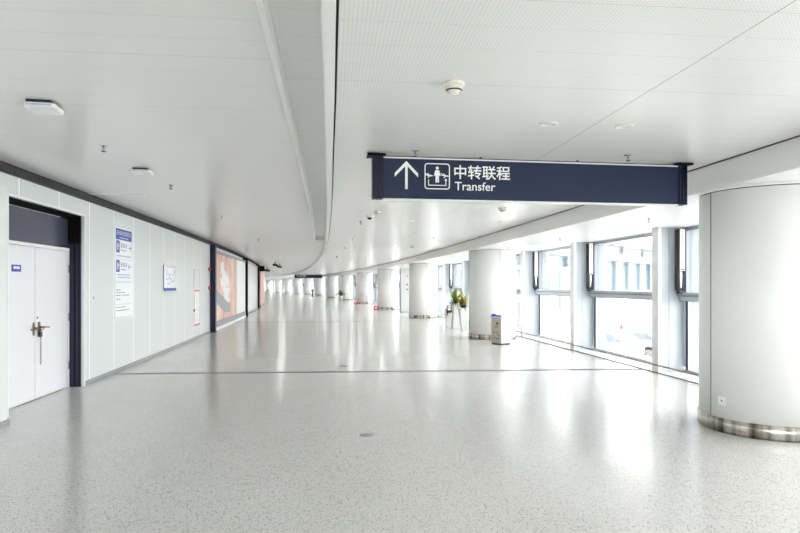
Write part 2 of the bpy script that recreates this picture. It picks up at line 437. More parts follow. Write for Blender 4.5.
B(M_DARKGREY).box(px+.006, px+.0095, py-.008, py+.008, .035, .055, ar, (px, py)).build('socket_hole', ol)

# low kick rails between columns, in front of the glass
RL = ['low steel kick rail in front of the nearest windows, right of the litter bin', 'low steel kick rail in front of the windows behind the flower vases']
for b_ in range(-1, 9):
    ORD = ['third', 'fourth', 'fifth', 'sixth', 'seventh', 'eighth', 'ninth']
    lab = RL[0] if b_ == 0 else RL[1] if b_ == 1 else 'low steel kick rail starting behind the %s round column' % ORD[b_-2] if b_ > 1 else 'low steel kick rail beside and behind the nearest column'
    s0_, s1_ = b_*11.4+1.2, (b_+1)*11.4+.8
    if b_ == -1: s0_, s1_ = -6, 1.1
    k_ = empty('kick_rail', (s0_+s1_)/2, .93, 0, 0, lab, 'rail', 'low kick rails along the glazing'); 
    k_.rotation_euler = (0, 0, 0); off = k_.location.copy()
    n_ = 8
    pts = [P(s0_+(s1_-s0_)*q/n_, .93, .155)-off for q in range(n_+1)]
    pts = [pts[0]-Vector((0, 0, .155))] + pts + [pts[-1]-Vector((0, 0, .155))]
    B(mat('bronze_steel', (.30, .26, .20), .3, .8)).tube(pts, .016, 8).build('rail_tube', k_)
    pts = [P(s0_+(s1_-s0_)*q/n_, .93, .02)-off for q in range(n_+1)]
    B(M_DARKGREY).tube(pts, .012, 6).build('floor_strip', k_)
    q = s0_+1.0
    while q < s1_-.5:
        pp = P(q, .93, 0)-off
        B(M_CHROME).lathe([(.025, 0), (.025, .008), (.010, .012), (.010, .15)], 10, tuple(pp)).build('post', k_); q += 2.0

# ================================================================ HANGING SIGNS
def text_mesh(body, size, mt, name, bold=0.0):
    cu = bpy.data.curves.new(name, 'FONT'); cu.body = body; cu.size = size; cu.extrude = .0015; cu.offset = bold; cu.resolution_u = 4
    o = bpy.data.objects.new(name, cu); COL.objects.link(o)
    dg = bpy.context.evaluated_depsgraph_get(); me = bpy.data.meshes.new_from_object(o.evaluated_get(dg))
    bpy.data.objects.remove(o); me.materials.clear(); me.materials.append(mt)
    # stand it up and normalise: lower left corner at the origin
    xs = [v_.co.x for v_ in me.vertices]; ys = [v_.co.y for v_ in me.vertices]
    x0, y0 = min(xs), min(ys)
    for v_ in me.vertices: v_.co = Vector((v_.co.x-x0, -v_.co.z, v_.co.y-y0))
    return me, max(xs)-x0, max(ys)-y0
def fit_text(body, wd, ht, x, z, mt, name, parent, y, bold=0.0, base=0.0):
    me, w_, h_ = text_mesh(body, ht, mt, name, bold)
    for v_ in me.vertices: v_.co.x = v_.co.x*wd/w_ + x; v_.co.z = v_.co.z*ht/h_ + z; v_.co.y += y
    o = bpy.data.objects.new(name, me); COL.objects.link(o); o.parent = parent; return o
def make_sign():
    g = empty('hanging_sign'); LN = 3.44; z0, z1 = 0, .43
    fr = MB().m(M_SIGN).box(.10, LN-.10, -.05, .05, .004, z1-.02)
    fr.build('sign_panel', g)
    e = MB().m(M_TRIM).box(.10, LN-.10, -.052, .052, z1-.02, z1-.006).box(.10, LN-.10, -.052, .052, -.008, .004)
    e.m(M_DARKGREY).box(.06, LN-.06, -.03, .03, z1-.006, z1+.01)
    e.build('edge_rail', g)
    for x0 in (0, LN-.11):
        c = MB().m(M_NAVY).box(x0, x0+.11, -.055, .055, 0, z1); c.box(x0+.01, x0+.03, -.07, .07, 0, z1); c.box(x0+.05, x0+.065, -.07, .07, 0, z1); c.box(x0+.09, x0+.10, -.065, .065, 0, z1)
        c.m(M_BLACK).box(x0-.05 if x0 == 0 else x0-.02, x0+.13 if x0 == 0 else x0+.16, -.09, .09, z1, z1+.018)
        c.build('end_bracket', g)
    for x0 in (.09, LN-.09, LN*.33, LN*.64):
        B(M_DARKGREY).lathe([(.012, z1), (.012, z1+.04), (.03, z1+.041), (.03, z1+.046)], 10, (x0, 0, 0)).build('hanger', g)
    y = -.052
    def F(u, v, k): return (u, y-k, v)
    ar = MB().m(M_PRINT); cx = .345
    ar.prism([(cx-.013, .10), (cx+.013, .10), (cx+.013, .34), (cx-.013, .34)], F, (0, .003))
    ar.prism([(cx, .385), (cx-.120, .262), (cx-.120, .222), (cx, .345)], F, (0, .003))
    ar.prism([(cx, .385), (cx, .345), (cx+.120, .222), (cx+.120, .262)], F, (0, .003))
    ar.build('arrow', g)
    pc = MB().m(M_PRINT); a0, a1, b0, b1 = .532, .796, .105, .370
    def rr(x0, x1, z0_, z1_, r_):
        out = []
        for cx_, cz_, st_ in ((x1-r_, z1_-r_, 0), (x0+r_, z1_-r_, 90), (x0+r_, z0_+r_, 180), (x1-r_, z0_+r_, 270)):
            for q in range(5): t_ = math.radians(st_+q*22.5); out.append((cx_+r_*math.cos(t_), cz_+r_*math.sin(t_)))
        return out
    outp, inp = rr(a0, a1, b0, b1, .03), rr(a0+.010, a1-.010, b0+.010, b1-.010, .022)
    for q in range(20): w2 = (q+1) % 20; pc.prism([outp[q], outp[w2], inp[w2], inp[q]], F, (0, .003))
    mx = (a0+a1)/2
    pc.prism([(mx+.016*math.cos(q*PI/6), .322+.016*math.sin(q*PI/6)) for q in range(12)], F, (0, .003))     # head
    pc.prism([(mx-.020, .300), (mx+.020, .300), (mx+.036, .245), (mx+.022, .240), (mx+.018, .262), (mx+.018, .175), (mx+.003, .175), (mx, .225), (mx-.003, .175), (mx-.018, .175), (mx-.018, .262), (mx-.022, .240), (mx-.036, .245)], F, (0, .003))
    for sg in (-1, 1):                                                 # two aircraft
        c_ = mx+sg*.083
        pc.prism([(c_-.038, .246), (c_+.030, .236), (c_+.038, .241), (c_+.030, .248), (c_-.034, .256)], F, (0, .003))
        pc.prism([(c_-.012, .246), (c_-.022, .268), (c_-.012, .268), (c_+.008, .246)], F, (0, .003))
        pc.prism([(c_-.006, .240), (c_-.020, .222), (c_-.010, .222), (c_+.012, .240)], F, (0, .003))
        pc.prism([(c_-.038, .252), (c_-.046, .272), (c_-.038, .272), (c_-.026, .252)], F, (0, .003))
    pc.prism([(mx-.09, .142), (mx+.09, .142), (mx+.09, .150), (mx-.09, .150)], F, (0, .003))
    for sg in (-1, 1): pc.prism([(mx+sg*.09-.004, .142), (mx+sg*.09+.004, .142), (mx+sg*.09+.004, .205), (mx+sg*.09-.004, .205)], F, (0, .003))
    pc.prism([(mx+.09-.014, .195), (mx+.09+.014, .195), (mx+.09, .220)], F, (0, .003))
    pc.build('pictogram', g)
    fit_text('中转联程', .595, .145, .842, .215, M_PRINT, 'chinese_lettering', g, y-.001, .0016)
    fit_text('Transfer', .43, .088, .848, .100, M_PRINT, 'english_lettering', g, y-.001, .0004)
    return g
sg = make_sign(); tag(sg, 'large navy hanging sign with white arrow and the word Transfer', 'sign')
sg.location = (-.284, 6.09, 2.473); sg.rotation_euler = (0, 0, math.atan2(.5, 3.434))
s2 = copy_tree(sg); tag(s2, 'small distant dark sign hanging over the far end of the hall', 'sign')
put(s2, 71.2, -4.56, 2.473, 0)

# ================================================================ CEILING FITTINGS
def wifi(s, t, rz, label, sc=1):
    g = empty('access_point', s, t, H_LEFT-.06, rz, label, 'access point', 'white square access points on the left ceiling')
    B(M_WHITE).prism([(-.10, -.12), (.09, -.12), (.11, -.10), (.11, .10), (.09, .12), (-.10, .12), (-.12, .10), (-.12, -.10)], lambda u, v, k: (u, v, k), (0, .035)).build('housing', g, .004)
    B(mat('pale_blue_band', (.5, .55, .68), .3)).box(-.10, .085, -.123, -.119, .012, .026).build('stripe', g)
    B(M_DARKGREY).box(-.10, .08, -.11, .11, .035, .06).build('mounting_plate', g)
wifi(-1.16, -7.19, .1, 'square white access point at upper left, nearest on the left ceiling')
wifi(1.67, -7.28, .1, 'square white access point second along the left ceiling, toward the door')
def sprinkler(s, t, zc, label):
    g = empty('sprinkler', s, t, zc, 0, label, 'sprinkler', 'small ceiling sprinklers')
    B(M_CHROME).lathe([(.04, 0), (.04, -.006), (.012, -.008)], 14).build('escutcheon', g)
    m_ = B(M_FRAME).lathe([(.011, -.006), (.011, -.03), (.004, -.034), (.004, -.055)], 8)
    m_.tube([(-.012, 0, -.03), (-.02, 0, -.045), (-.004, 0, -.062)], .003, 5); m_.tube([(.012, 0, -.03), (.02, 0, -.045), (.004, 0, -.062)], .003, 5)
    m_.build('head', g); B(M_DARKGREY).lathe([(.001, -.060), (.024, -.062), (.024, -.066), (.001, -.068)], 12).build('deflector', g)
for a_ in [(.35, -7.28, H_LEFT, 'ceiling sprinkler between the two square access points'), (2.87, -7.24, H_LEFT, 'ceiling sprinkler beyond the second access point, near the slot vent'),
           (6.9, -7.2, H_LEFT, 'ceiling sprinkler above the tall blue wall notice'), (-.45, -1.88, H_RIGHT, 'ceiling sprinkler above the right part of the transfer sign'),
           (-.42, -4.07, H_RIGHT, 'ceiling sprinkler above the left part of the transfer sign'), (2.73, .09, H_SOFFIT, 'sprinkler under the lower soffit between nearest two columns'),
           (6.78, .24, H_SOFFIT, 'sprinkler under the lower soffit in front of the middle window'), (10.03, .05, H_SOFFIT, 'sprinkler under the soffit just before the column behind the bin'),
           (6.3, -4.28, H_RIGHT, 'ceiling sprinkler below and beyond the left end of transfer sign'), (9.37, -.93, H_RIGHT, 'ceiling sprinkler close to the fascia edge beyond the sign'),
           (10.19, -2.02, H_RIGHT, 'ceiling sprinkler midway to the column with flowers'), (14.69, -2.47, H_RIGHT, 'ceiling sprinkler far along the right ceiling'),
           (13.5, -7.1, H_LEFT, 'ceiling sprinkler above the red edged wall notice')]: sprinkler(*a_)
def smoke(s, t, zc, label, k=1.0):
    g = empty('smoke_detector', s, t, zc, 0, label, 'smoke detector', 'round ceiling smoke detectors')
    B(M_CREAM).lathe([(.062*k, 0), (.062*k, -.012*k), (.056*k, -.02*k)], 24).build('base', g)
    B(M_CREAM).lathe([(.052*k, -.02*k), (.046*k, -.038*k), (.030*k, -.052*k), (.028*k, -.06*k), (.001, -.062*k)], 24).build('sensor_cap', g)
    B(M_DARKGREY).lathe([(.0475*k, -.040*k), (.041*k, -.046*k)], 24, close=False).build('sensor_slot', g)
smoke(-2.41, -4.07, H_RIGHT, 'cream smoke detector at top centre, nearest on the right ceiling', 1.15)
smoke(3.84, -1.96, H_RIGHT, 'cream smoke detector just under the middle of the transfer sign', 1.2)
smoke(4.55, -4.07, H_RIGHT, 'cream smoke detector left of the transfer sign lower corner')
smoke(10.8, -4.2, H_RIGHT, 'cream smoke detector beside the curved strip, nearer of the pair')
smoke(14.9, -4.25, H_RIGHT, 'cream smoke detector beside the curved strip, farther of the pair')
smoke(14.08, -2.03, H_RIGHT, 'cream smoke detector far along the ceiling above the third column')
def downlight(s, t, label, r_=.075, power=0, h=H_RIGHT):
    g = empty('downlight', s, t, h, 0, label, 'ceiling light', 'round recessed downlights')
    B(M_WHITE).lathe([(r_, -.001), (r_, -.008), (r_*.78, -.010), (r_*.74, -.002)], 28, close=False).build('ring', g)
    B(mat('frosted_lens', (.75, .73, .66), .3)).lathe([(r_*.76, -.001), (.001, -.004)], 28, close=False).build('lens', g)
    if power:
        ld = bpy.data.lights.new('added_fill_lamp', 'AREA'); ld.shape = 'DISK'; ld.size = r_*2; ld.energy = power; ld.color = (1, .98, .95)
        lo = bpy.data.objects.new('added_fill_lamp', ld); COL.objects.link(lo); lo.parent = g; lo.location = (0, 0, -.02)
downlight(-1.51, -3.10, 'round recessed downlight above the sign, left of a pair')
downlight(-1.51, -2.45, 'round recessed downlight above the sign, right of a pair')
downlight(6.13, -3.24, 'faint round downlight beyond the sign, left one')
downlight(6.1, -1.35, 'faint round downlight beyond the sign, right one')
for n_, q in enumerate((27, 38, 49, 58, 84)):  # lit rows added as fill to brighten the far hall
    for t_, h_, side in ((-3.2, H_RIGHT, 'beside the strip'), (-1.5, H_RIGHT, 'beside the fascia'), (-7.0, H_LEFT, 'on the left ceiling')):
        downlight(q, t_, 'added fill downlight in %s row past the sign, %s' % (['first', 'second', 'third', 'fourth', 'fifth', 'sixth'][n_], side), power=1.5, h=h_)
# motion camera cluster
def dome(s, t, zc, label, rd=True):
    g = empty('dome_camera', s, t, zc, 0, label, 'camera')
    B(M_CREAM).lathe([(.07, 0), (.07, -.02), (.05, -.03)], 20).build('base', g)
    B(M_BLACK).lathe([(.045, -.03), (.04, -.05), (.025, -.065), (.001, -.07)], 20).build('dome', g)
    if rd: B(M_RED).lathe([(.012, 0), (.012, .012)], 10, (.05, -.05, -.035)).build('status_light', g)
dome(5.35, -4.16, H_RIGHT, 'small dark dome camera with red spot by the transfer sign corner')
dome(21.6, -4.27, H_RIGHT, 'distant dark dome camera next to the curved strip', False)
def bullet(s, t, zc, label, sc=1.0):
    g = empty('security_camera', s, t, zc, 0, label, 'camera', 'dark security cameras at the far bend')
    B(M_DARKGREY).lathe([(.02*sc, 0), (.02*sc, -.12*sc)], 8).build('mount', g)
    B(M_BLACK).tube([(-.1*sc, -.05*sc, -.15*sc), (.12*sc, .05*sc, -.17*sc)], .05*sc, 10).build('body', g)
bullet(32.9, -7.5, H_LEFT, 'dark security camera under the far left ceiling', 1.3)
bullet(37, -7.3, H_LEFT, 'dark security camera a step beyond its twin, far left ceiling', 1.3)
bullet(44, -8.3, H_LEFT, 'dark security camera by the end of the left wall', 1.8)
# slot diffuser
g = empty('slot_vent', 3.95, -8.35, H_LEFT, 0, 'long thin white slot vent in the left ceiling', 'vent')
B(M_WHITE).box(-.42, .42, -.05, .05, -.006, 0).build('frame', g); B(M_GREYBASE).box(-.40, .40, -.008, .008, -.008, -.005).build('slot', g)


# ================================================================ LEFT WALL ITEMS
def wall_empty(name, s, z, label, cat, group=None):
    return empty(name, s, T_WALL, z, 0, label, cat, group)     # local +x into the hall, +y along the wall away from the camera
def bars(mb, x, y0, y1, z, h, n, gap=.25, seed=1):
    rnd = random.Random(seed); w_ = (y1-y0)/n
    for q in range(n):
        yy = y0+q*w_
        if h > .03:      # blocky glyph made of strokes
            for zz in (0, .42, .84): mb.box(x, x+.001, yy, yy+w_*(1-gap)*rnd.uniform(.7, 1), z+h*zz, z+h*(zz+.16))
            c_ = yy+w_*(1-gap)*rnd.choice((.2, .5, .7)); mb.box(x, x+.001, c_, c_+w_*.14, z, z+h)
        else: mb.box(x, x+.001, yy, yy+w_*(1-gap)*rnd.uniform(.6, 1), z, z+h)
g = wall_empty('notice_panel', 5.19, 0, 'tall white notice with blue header and arrows on the left wall', 'notice')
B(M_PAPER).box(0, .008, 0, .96, .98, 2.72).build('panel', g)
t = B(M_BLUE).box(.008, .009, .04, .92, 2.44, 2.64); t.m(M_PAPER); bars(t, .009, .09, .87, 2.53, .075, 10); bars(t, .009, .24, .74, 2.47, .02, 9); t.build('header', g)
for zb in (2.20, 1.84):
    t = B(M_BLUE).box(.008, .009, .06, .24, zb, zb+.22); t.m(M_PAPER); t.box(.009, .010, .12, .16, zb+.04, zb+.18); t.box(.009, .010, .16, .20, zb+.11, zb+.14); t.build('blue_pictogram', g)
t = B(M_BLUE); bars(t, .008, .30, .68, 2.30, .08, 4); bars(t, .008, .30, .62, 2.24, .018, 5); bars(t, .008, .30, .68, 1.94, .08, 4); bars(t, .008, .30, .62, 1.88, .018, 5)
for zc, dr in ((2.31, 1), (1.95, -1)):
    t.box(.008, .009, .74, .88, zc-.008, zc+.008); tip = .90 if dr > 0 else .72
    for sg_ in (-1, 1): t.prism([(tip, zc), (tip-dr*.06, zc+sg_*.06), (tip-dr*.06, zc+sg_*.04), (tip-dr*.02, zc)], lambda u, v, k_: (.008+k_, u, v), (0, .001))
t.build('arrow_row', g)
t = B(M_LBLUE); bars(t, .008, .08, .90, 2.13, .022, 16); bars(t, .008, .08, .86, 1.78, .022, 15); bars(t, .008, .14, .86, 1.73, .022, 13); t.m(M_FRAME)
for zc in (2.08, 1.665, 1.64, 1.24, 2.69, 1.0): t.box(.008, .009, .05, .91, zc, zc+.006)
t.build('blue_text_lines', g)
t = B(M_DARKGREY)
for n_, zc in enumerate((1.50, 1.45, 1.40, 1.33, 1.18, 1.12)): bars(t, .008, .06, .30+.5*((n_*7) % 3)/2, zc, .016, 8, seed=n_)
t.build('grey_text_lines', g)
g = wall_empty('switch_plate', 4.15, 1.34, 'small white light switch between the door and the tall notice', 'switch')
B(M_WHITE).box(0, .012, -.045, .045, 0, .09).build('plate', g, .002); B(M_FRAME).box(.012, .016, -.02, .02, .015, .075).build('rocker', g)
g = wall_empty('map_board', 8.50, 0, 'white board with blue bottom band in the middle of left wall', 'notice board')
B(M_PAPER).box(.02, .035, 0, 1.12, 1.53, 2.10).build('panel', g)
B(M_BLUE).box(.02, .037, 0, 1.12, 1.46, 1.53).build('bottom_band', g)
B(M_FRAME).box(0, .02, .02, 1.10, 1.5, 2.06).build('backing', g)
t = B(M_LBLUE); t.box(.035, .036, .12, 1.0, 2.03, 2.045)
pts = [(.15, 1.75), (.3, 1.72), (.45, 1.80), (.6, 1.74), (.8, 1.70), (.98, 1.78)]
t.tube([(.036, a_, b_) for a_, b_ in pts], .006, 4); t.tube([(.036, .2, 1.98), (.036, .2, 1.85), (.036, .9, 1.85), (.036, .9, 1.98)], .005, 4)
bars(t, .035, .2, .6, 1.62, .02, 6); bars(t, .035, .5, .95, 1.67, .02, 6); t.m(M_RED).box(.035, .036, .92, .96, 1.90, 1.94); t.build('map_lines', g)
g = wall_empty('hydrant_notice', 12.04, 0, 'narrow white notice with red edges low on the left wall', 'notice')
B(M_PAPER).box(0, .006, 0, .80, .42, 1.43).build('panel', g)
B(M_RED).box(.006, .008, 0, .80, .39, .44).box(.006, .008, 0, .80, 1.41, 1.45).box(.006, .007, 0, .015, .42, 1.43).box(.006, .007, .785, .80, .42, 1.43).build('red_edging', g)
t = B(M_RED); 
for zc in (1.2, 1.05, .85, .7, .55): bars(t, .006, .3, .5, zc, .05, 1, seed=int(zc*9))
t.build('red_text', g)
B(M_DARKGREY).box(.0, .03, -.06, -.02, .82, .90).build('catch', g)
g = wall_empty('clear_panel', 12.0, 0, 'plain outlined hatch above the red edged notice', 'hatch')
t = B(M_WALL).box(0, .006, 0, .86, 1.52, 2.05); t.build('hatch_face', g); B(M_FRAME).box(0, .008, 0, .86, 2.05, 2.06).box(0, .008, 0, .008, 1.52, 2.05).box(0, .008, .852, .86, 1.52, 2.05).build('outline', g)
for z, lb in ((2.06, 'red fire alarm sounder high beside the navy wall post'), (1.44, 'red manual call point below the sounder beside the navy post')):
    g = wall_empty('fire_alarm', 14.45, z, lb, 'fire alarm', 'red alarm devices on the left wall')
    B(M_RED).box(0, .05, -.06, .06, 0, .12).build('housing', g, .006); B(M_WHITE).box(.05, .053, -.03, .03, .035, .085).build('face_plate', g)
# navy post and poster wall
g = wall_empty('wall_post', 14.72, 0, 'navy wall post at the near end of the big poster', 'post')
B(M_NAVY).box(0, .17, 0, .24, 0, H_LEFT-.12).build('shaft', g); B(M_DARKGREY).box(0, .18, -.01, .25, 0, .05).build('foot', g)

def poster_mat():
    m = mat('terracotta_poster', (.6, .3, .2), .3); N, L, b = nt(m)
    tc = N.new('ShaderNodeTexCoord'); n = N.new('ShaderNodeTexNoise'); n.inputs['Scale'].default_value = .9; n.inputs['Detail'].default_value = 6; L.new(tc.outputs['Object'], n.inputs[0])
    cr = N.new('ShaderNodeValToRGB'); e = cr.color_ramp.elements; e[0].position = .35; e[0].color = (.58, .29, .22, 1); e[1].position = .65; e[1].color = (.86, .62, .52, 1)
    L.new(n.outputs['Fac'], cr.inputs[0]); L.new(cr.outputs[0], b.inputs['Base Color']); return m
g = wall_empty('poster_panel', 15.1, 0, 'large terracotta picture poster with white shape on the left wall', 'poster')
B(poster_mat()).box(0, .03, 0, 6.3, .30, 2.72).build('picture', g)
fr = B(M_FRAME).box(0, .06, -.1, 9.9, .10, .30).box(0, .06, -.1, 9.9, 2.72, 2.82); fr.m(M_WHITE).box(0, .07, -.1, 9.9, 0, .10); fr.build('frame', g)
B(mat('poster_white', (.9, .9, .9), .3)).box(0, .032, 6.3, 9.9, .30, 2.72).build('blank_field', g)
t = B(mat('poster_white', (.9, .9, .9)))
rnd = random.Random(11)
def blob(mb, cy, cz, ry, rz_, x, n=9):
    mb.prism([(cy+ry*math.cos(2*PI*q/n)*rnd.uniform(.6, 1.1), cz+rz_*math.sin(2*PI*q/n)*rnd.uniform(.6, 1.1)) for q in range(n)], lambda u, v, k_: (x+k_, u, v), (0, .002))
for cy, cz, ry, rz_ in ((2.1, 2.25, .5, .30), (2.6, 2.0, .75, .28), (2.3, 1.75, .7, .25), (3.3, 1.75, .6, .3), (2.7, 1.45, .6, .22), (3.5, 1.35, .7, .22), (3.0, 1.15, .5, .16), (3.6, 1.0, .45, .15)): blob(t, cy, cz, ry, rz_, .03)
t.build('white_figure', g)
B(mat('poster_grey', (.30, .31, .35), .4)).prism([(.5, 1.5), (1.2, 1.35), (4.2, .85), (4.3, .50), (2.6, .55), (.5, 1.02)], lambda u, v, k_: (.03+k_, u, v), (0, .0015)).build('grey_block', g)
t = B(mat('poster_tan', (.62, .40, .24), .3)).prism([(5.4, .32), (6.28, .32), (6.28, 2.70), (5.2, 2.70), (5.5, 1.6)], lambda u, v, k_: (.03+k_, u, v), (0, .001)); t.build('tan_edge', g)
for s_, wd, lb in ((24.9, .28, 'thin black wall post beyond the big poster'), (35.0, .5, 'broad black wall post farther along the left wall')):
    g = wall_empty('wall_post', s_, 0, lb, 'post'); B(M_BLACK).box(0, .24, 0, wd, 0, H_LEFT-.12).build('shaft', g); B(M_DARKGREY).box(0, .25, -.01, wd+.01, 0, .04).build('foot', g)
g = wall_empty('display_panel', 25.2, 0, 'long pale grey panel between the two black wall posts', 'panel')
B(mat('pale_grey_gloss', (.85, .86, .86), .2)).box(0, .03, 0, 9.7, .12, 2.75).build('face', g); B(M_FRAME).box(0, .05, 0, 9.7, 2.75, 2.82).box(0, .05, 0, 9.7, 0, .12).build('frame', g)
g = wall_empty('poster_panel', 40.5, 0, 'narrow pink poster at the far end of the left wall', 'poster')
B(mat('pink_poster', (.88, .50, .46), .4)).box(0, .12, 0, 9, .1, 2.85).build('picture', g); B(M_FRAME).box(0, .13, 0, 9, 0, .1).build('frame', g)
g = wall_empty('projecting_sign', 37.0, 0, 'small black sign projecting at the top end of left wall', 'sign')
B(M_BLACK).box(0, .50, 0, .15, 2.55, 2.93).build('box', g); B(M_CHROME).box(.1, .14, .05, .09, 2.93, H_LEFT).build('bracket', g)

# ================================================================ FLOOR ITEMS
for s_, t_, lb in ((.12, -4.52, 'round metal floor socket cover in the near foreground'), (5.67, -4.62, 'round metal floor cover just beyond the dark floor joint')):
    g = empty('floor_outlet', s_, t_, 0, 0, lb, 'floor outlet', 'round metal floor covers')
    B(M_FRAME).lathe([(.075, 0), (.075, .003), (.07, .005), (.056, .005)], 28, close=False).build('ring', g)
    B(mat('worn_zinc', (.40, .41, .38), .35, .9)).lathe([(.056, .0045), (.001, .0046)], 28, close=False).build('cover', g)
    B(M_BRASS).box(-.02, .02, -.006, .006, .0045, .0065).build('latch', g)
# litter bin
g = empty('litter_bin', 9.52, -.30, 0, 0, 'pale two-sided litter bin in front of the second round column', 'litter bin'); g.rotation_euler = (0, 0, .62-PI/2)
M_BIN = mat('speckled_beige_bin', (.56, .49, .42), .4); M_BIN2 = mat('speckled_white_bin', (.56, .57, .54), .4)
for m_ in (M_BIN, M_BIN2):
    N, L, b = nt(m_); tc = N.new('ShaderNodeTexCoord'); n = N.new('ShaderNodeTexNoise'); n.inputs['Scale'].default_value = 60; L.new(tc.outputs['Object'], n.inputs[0])
    bc = tuple(b.inputs['Base Color'].default_value)[:3]
    L.new(mix_col(N, L, math_node(N, L, 'GREATER_THAN', n.outputs['Fac'], .58), bc, tuple(x*.72 for x in bc)), b.inputs['Base Color'])
t = MB().m(M_BIN2).box(-.19, .19, -.19, .19, .04, .72); t.build('body', g, .01)
B(M_BIN).box(-.186, .186, -.194, -.189, .05, .70).build('front_panel', g)
B(M_BIN2).box(-.205, .205, -.205, .205, .72, .755).build('lid', g, .008)
B(M_DARKGREY).box(-.17, .17, -.17, .17, 0, .04).build('plinth', g)
t = MB().m(M_DARKGREY); t.prism([(.05+.045*math.cos(q*PI/5), .56+.05*math.sin(q*PI/5)) for q in range(10)][:7], lambda u, v, k_: (u, -.195-k_, v), (0, .002))
for x0, z0 in ((-.02, .47), (.04, .46), (-.09, .30), (.03, .30), (.10, .24), (-.06, .16), (.02, .14), (.08, .17)): t.box(x0, x0+.03, -.197, -.194, z0, z0+.045)
t.build('front_marks', g)
t = MB().m(M_DARKGREY).box(.19, .194, .03, .05, .44, .47); t.build('side_lock', g)
g = empty('folded_cloth', 9.52, -.24, .755, 0, 'bright blue cloth folded on top of the litter bin', 'cloth'); g.rotation_euler = (0, 0, .62-PI/2)
t = MB().m(mat('blue_cloth', (.03, .10, .75), .7)).lathe([(.001, .0), (.06, .005), (.07, .03), (.05, .06), (.001, .065)], 14, (-.14, -.14, 0)); t.prism([(-.20, -.19), (-.02, -.20), (.13, -.17), (.12, -.10), (-.05, -.08), (-.19, -.08)], lambda u, v, k_: (u, v, k_+.0), (0, .03))
bpy.data.objects.remove(g); g = t.build('folded_cloth', None, .006); tag(g, 'bright blue cloth folded on top of the litter bin', 'cloth'); g.location = P(9.52, -.30, .757); g.rotation_euler = (0, 0, .62-PI/2)
# flower vases
M_VASE = mat('white_fibreglass', (.66, .67, .66), .25); M_SOIL = mat('dark_soil', (.03, .02, .015), .9)
M_LEAF = mat('deep_green_leaf', (.02, .13, .03), .5); M_LEAF2 = mat('yellow_green_leaf', (.28, .32, .01), .5)
M_FLOWER = mat('red_petals', (.60, .004, .01), .5); M_FLOWER2 = mat('orange_petals', (.8, .09, .005), .5); M_PINK = mat('pink_petals', (.9, .12, .3), .5)
def blade(mb, base, az, ln, lean, wd, seg=5):
    b = len(mb.v); d_ = Vector((math.cos(az), math.sin(az), 0)); sd = Vector((-d_.y, d_.x, 0))
    for q in range(seg+1):
        u = q/seg; a_ = lean*u*1.3; p = Vector(base)+d_*(ln*u*math.sin(a_))+Vector((0, 0, ln*u*math.cos(a_))); hw = wd*math.sin(PI*min(.98, .12+u*.88))
        for k_, off in ((-1, 0), (0, -.12), (1, 0)): mb.v.append(tuple(p+sd*hw*k_+Vector((0, 0, off*hw*3))))
    for q in range(seg):
        for k_ in range(2): i0 = b+q*3+k_; mb.face((i0, i0+1, i0+4, i0+3), smooth=True)
def vase(s, t, ht, wtop, wbot, seed, label, tall, flower_n, fl_label):
    g = empty('flower_vase', s, t, 0, 0, label, 'vase', 'tall white vases of flowers by the second column'); rn = random.Random(seed)
    prof = [(wbot*.5, 0), (wbot*.5, .02), (wtop*.5, ht), (wtop*.5-.02, ht), (wtop*.5-.025, ht-.05)]
    mb = MB().m(M_VASE); n = 4; b = 0
    for i_ in range(n):
        a_ = PI/4+PI/2*i_
        for r_, z_ in prof: mb.v.append((r_*1.41*math.cos(a_), r_*1.41*math.sin(a_), z_))
    k_ = len(prof)
    for i_ in range(n):
        j_ = (i_+1) % n
        for q in range(k_-1): mb.face((i_*k_+q, j_*k_+q, j_*k_+q+1, i_*k_+q+1))
    mb.face([i_*k_ for i_ in range(n)]); mb.build('vase_body', g)
    B(M_SOIL).box(-wtop*.45, wtop*.45, -wtop*.45, wtop*.45, ht-.06, ht-.03).build('soil', g)
    fo = MB().m(M_LEAF)
    for q in range(26): blade(fo, (rn.uniform(-.06, .06), rn.uniform(-.06, .06), ht-.04), rn.uniform(0, 2*PI), rn.uniform(.22, .42), rn.uniform(.7, 1.6), rn.uniform(.02, .04))
    fo.build('foliage', g)
    if tall:
        fo = MB().m(M_LEAF2)
        for q in range(26): blade(fo, (rn.uniform(-.07, .07), rn.uniform(-.07, .07), ht-.04), rn.uniform(0, 2*PI), rn.uniform(.45, .80), rn.uniform(.15, .75), rn.uniform(.022, .042))
        fo.build('upright_leaves', g)
    for q in range(flower_n):
        az = rn.uniform(PI, 2*PI) if q % 3 else rn.uniform(0, PI); rr_ = rn.uniform(.04, .17); fz = ht+rn.uniform(.08, .28)
        c_ = (rr_*math.cos(az), rr_*math.sin(az), fz)
        fb = MB().m((M_FLOWER, M_FLOWER2, M_PINK)[q % 3 if tall else 0])
        for w2 in range(7): blade(fb, c_, w2*2*PI/7, .07, 1.2, .024, 3)
        fb.lathe([(.001, -.02), (.025, 0), (.02, .03), (.001, .04)], 8, c_)
        fb.build('bloom', g)
vase(16.1, -.30, .56, .30, .20, 3, 'lowest white vase with red flowers, left of the vase group', False, 6, '')
vase(15.4, -.17, .93, .22, .34, 5, 'middle white vase, tallest, with yellow green leaves', True, 4, '')
vase(14.4, -.14, .80, .36, .18, 9, 'white vase with red and orange blooms nearest the second column', True, 9, '')

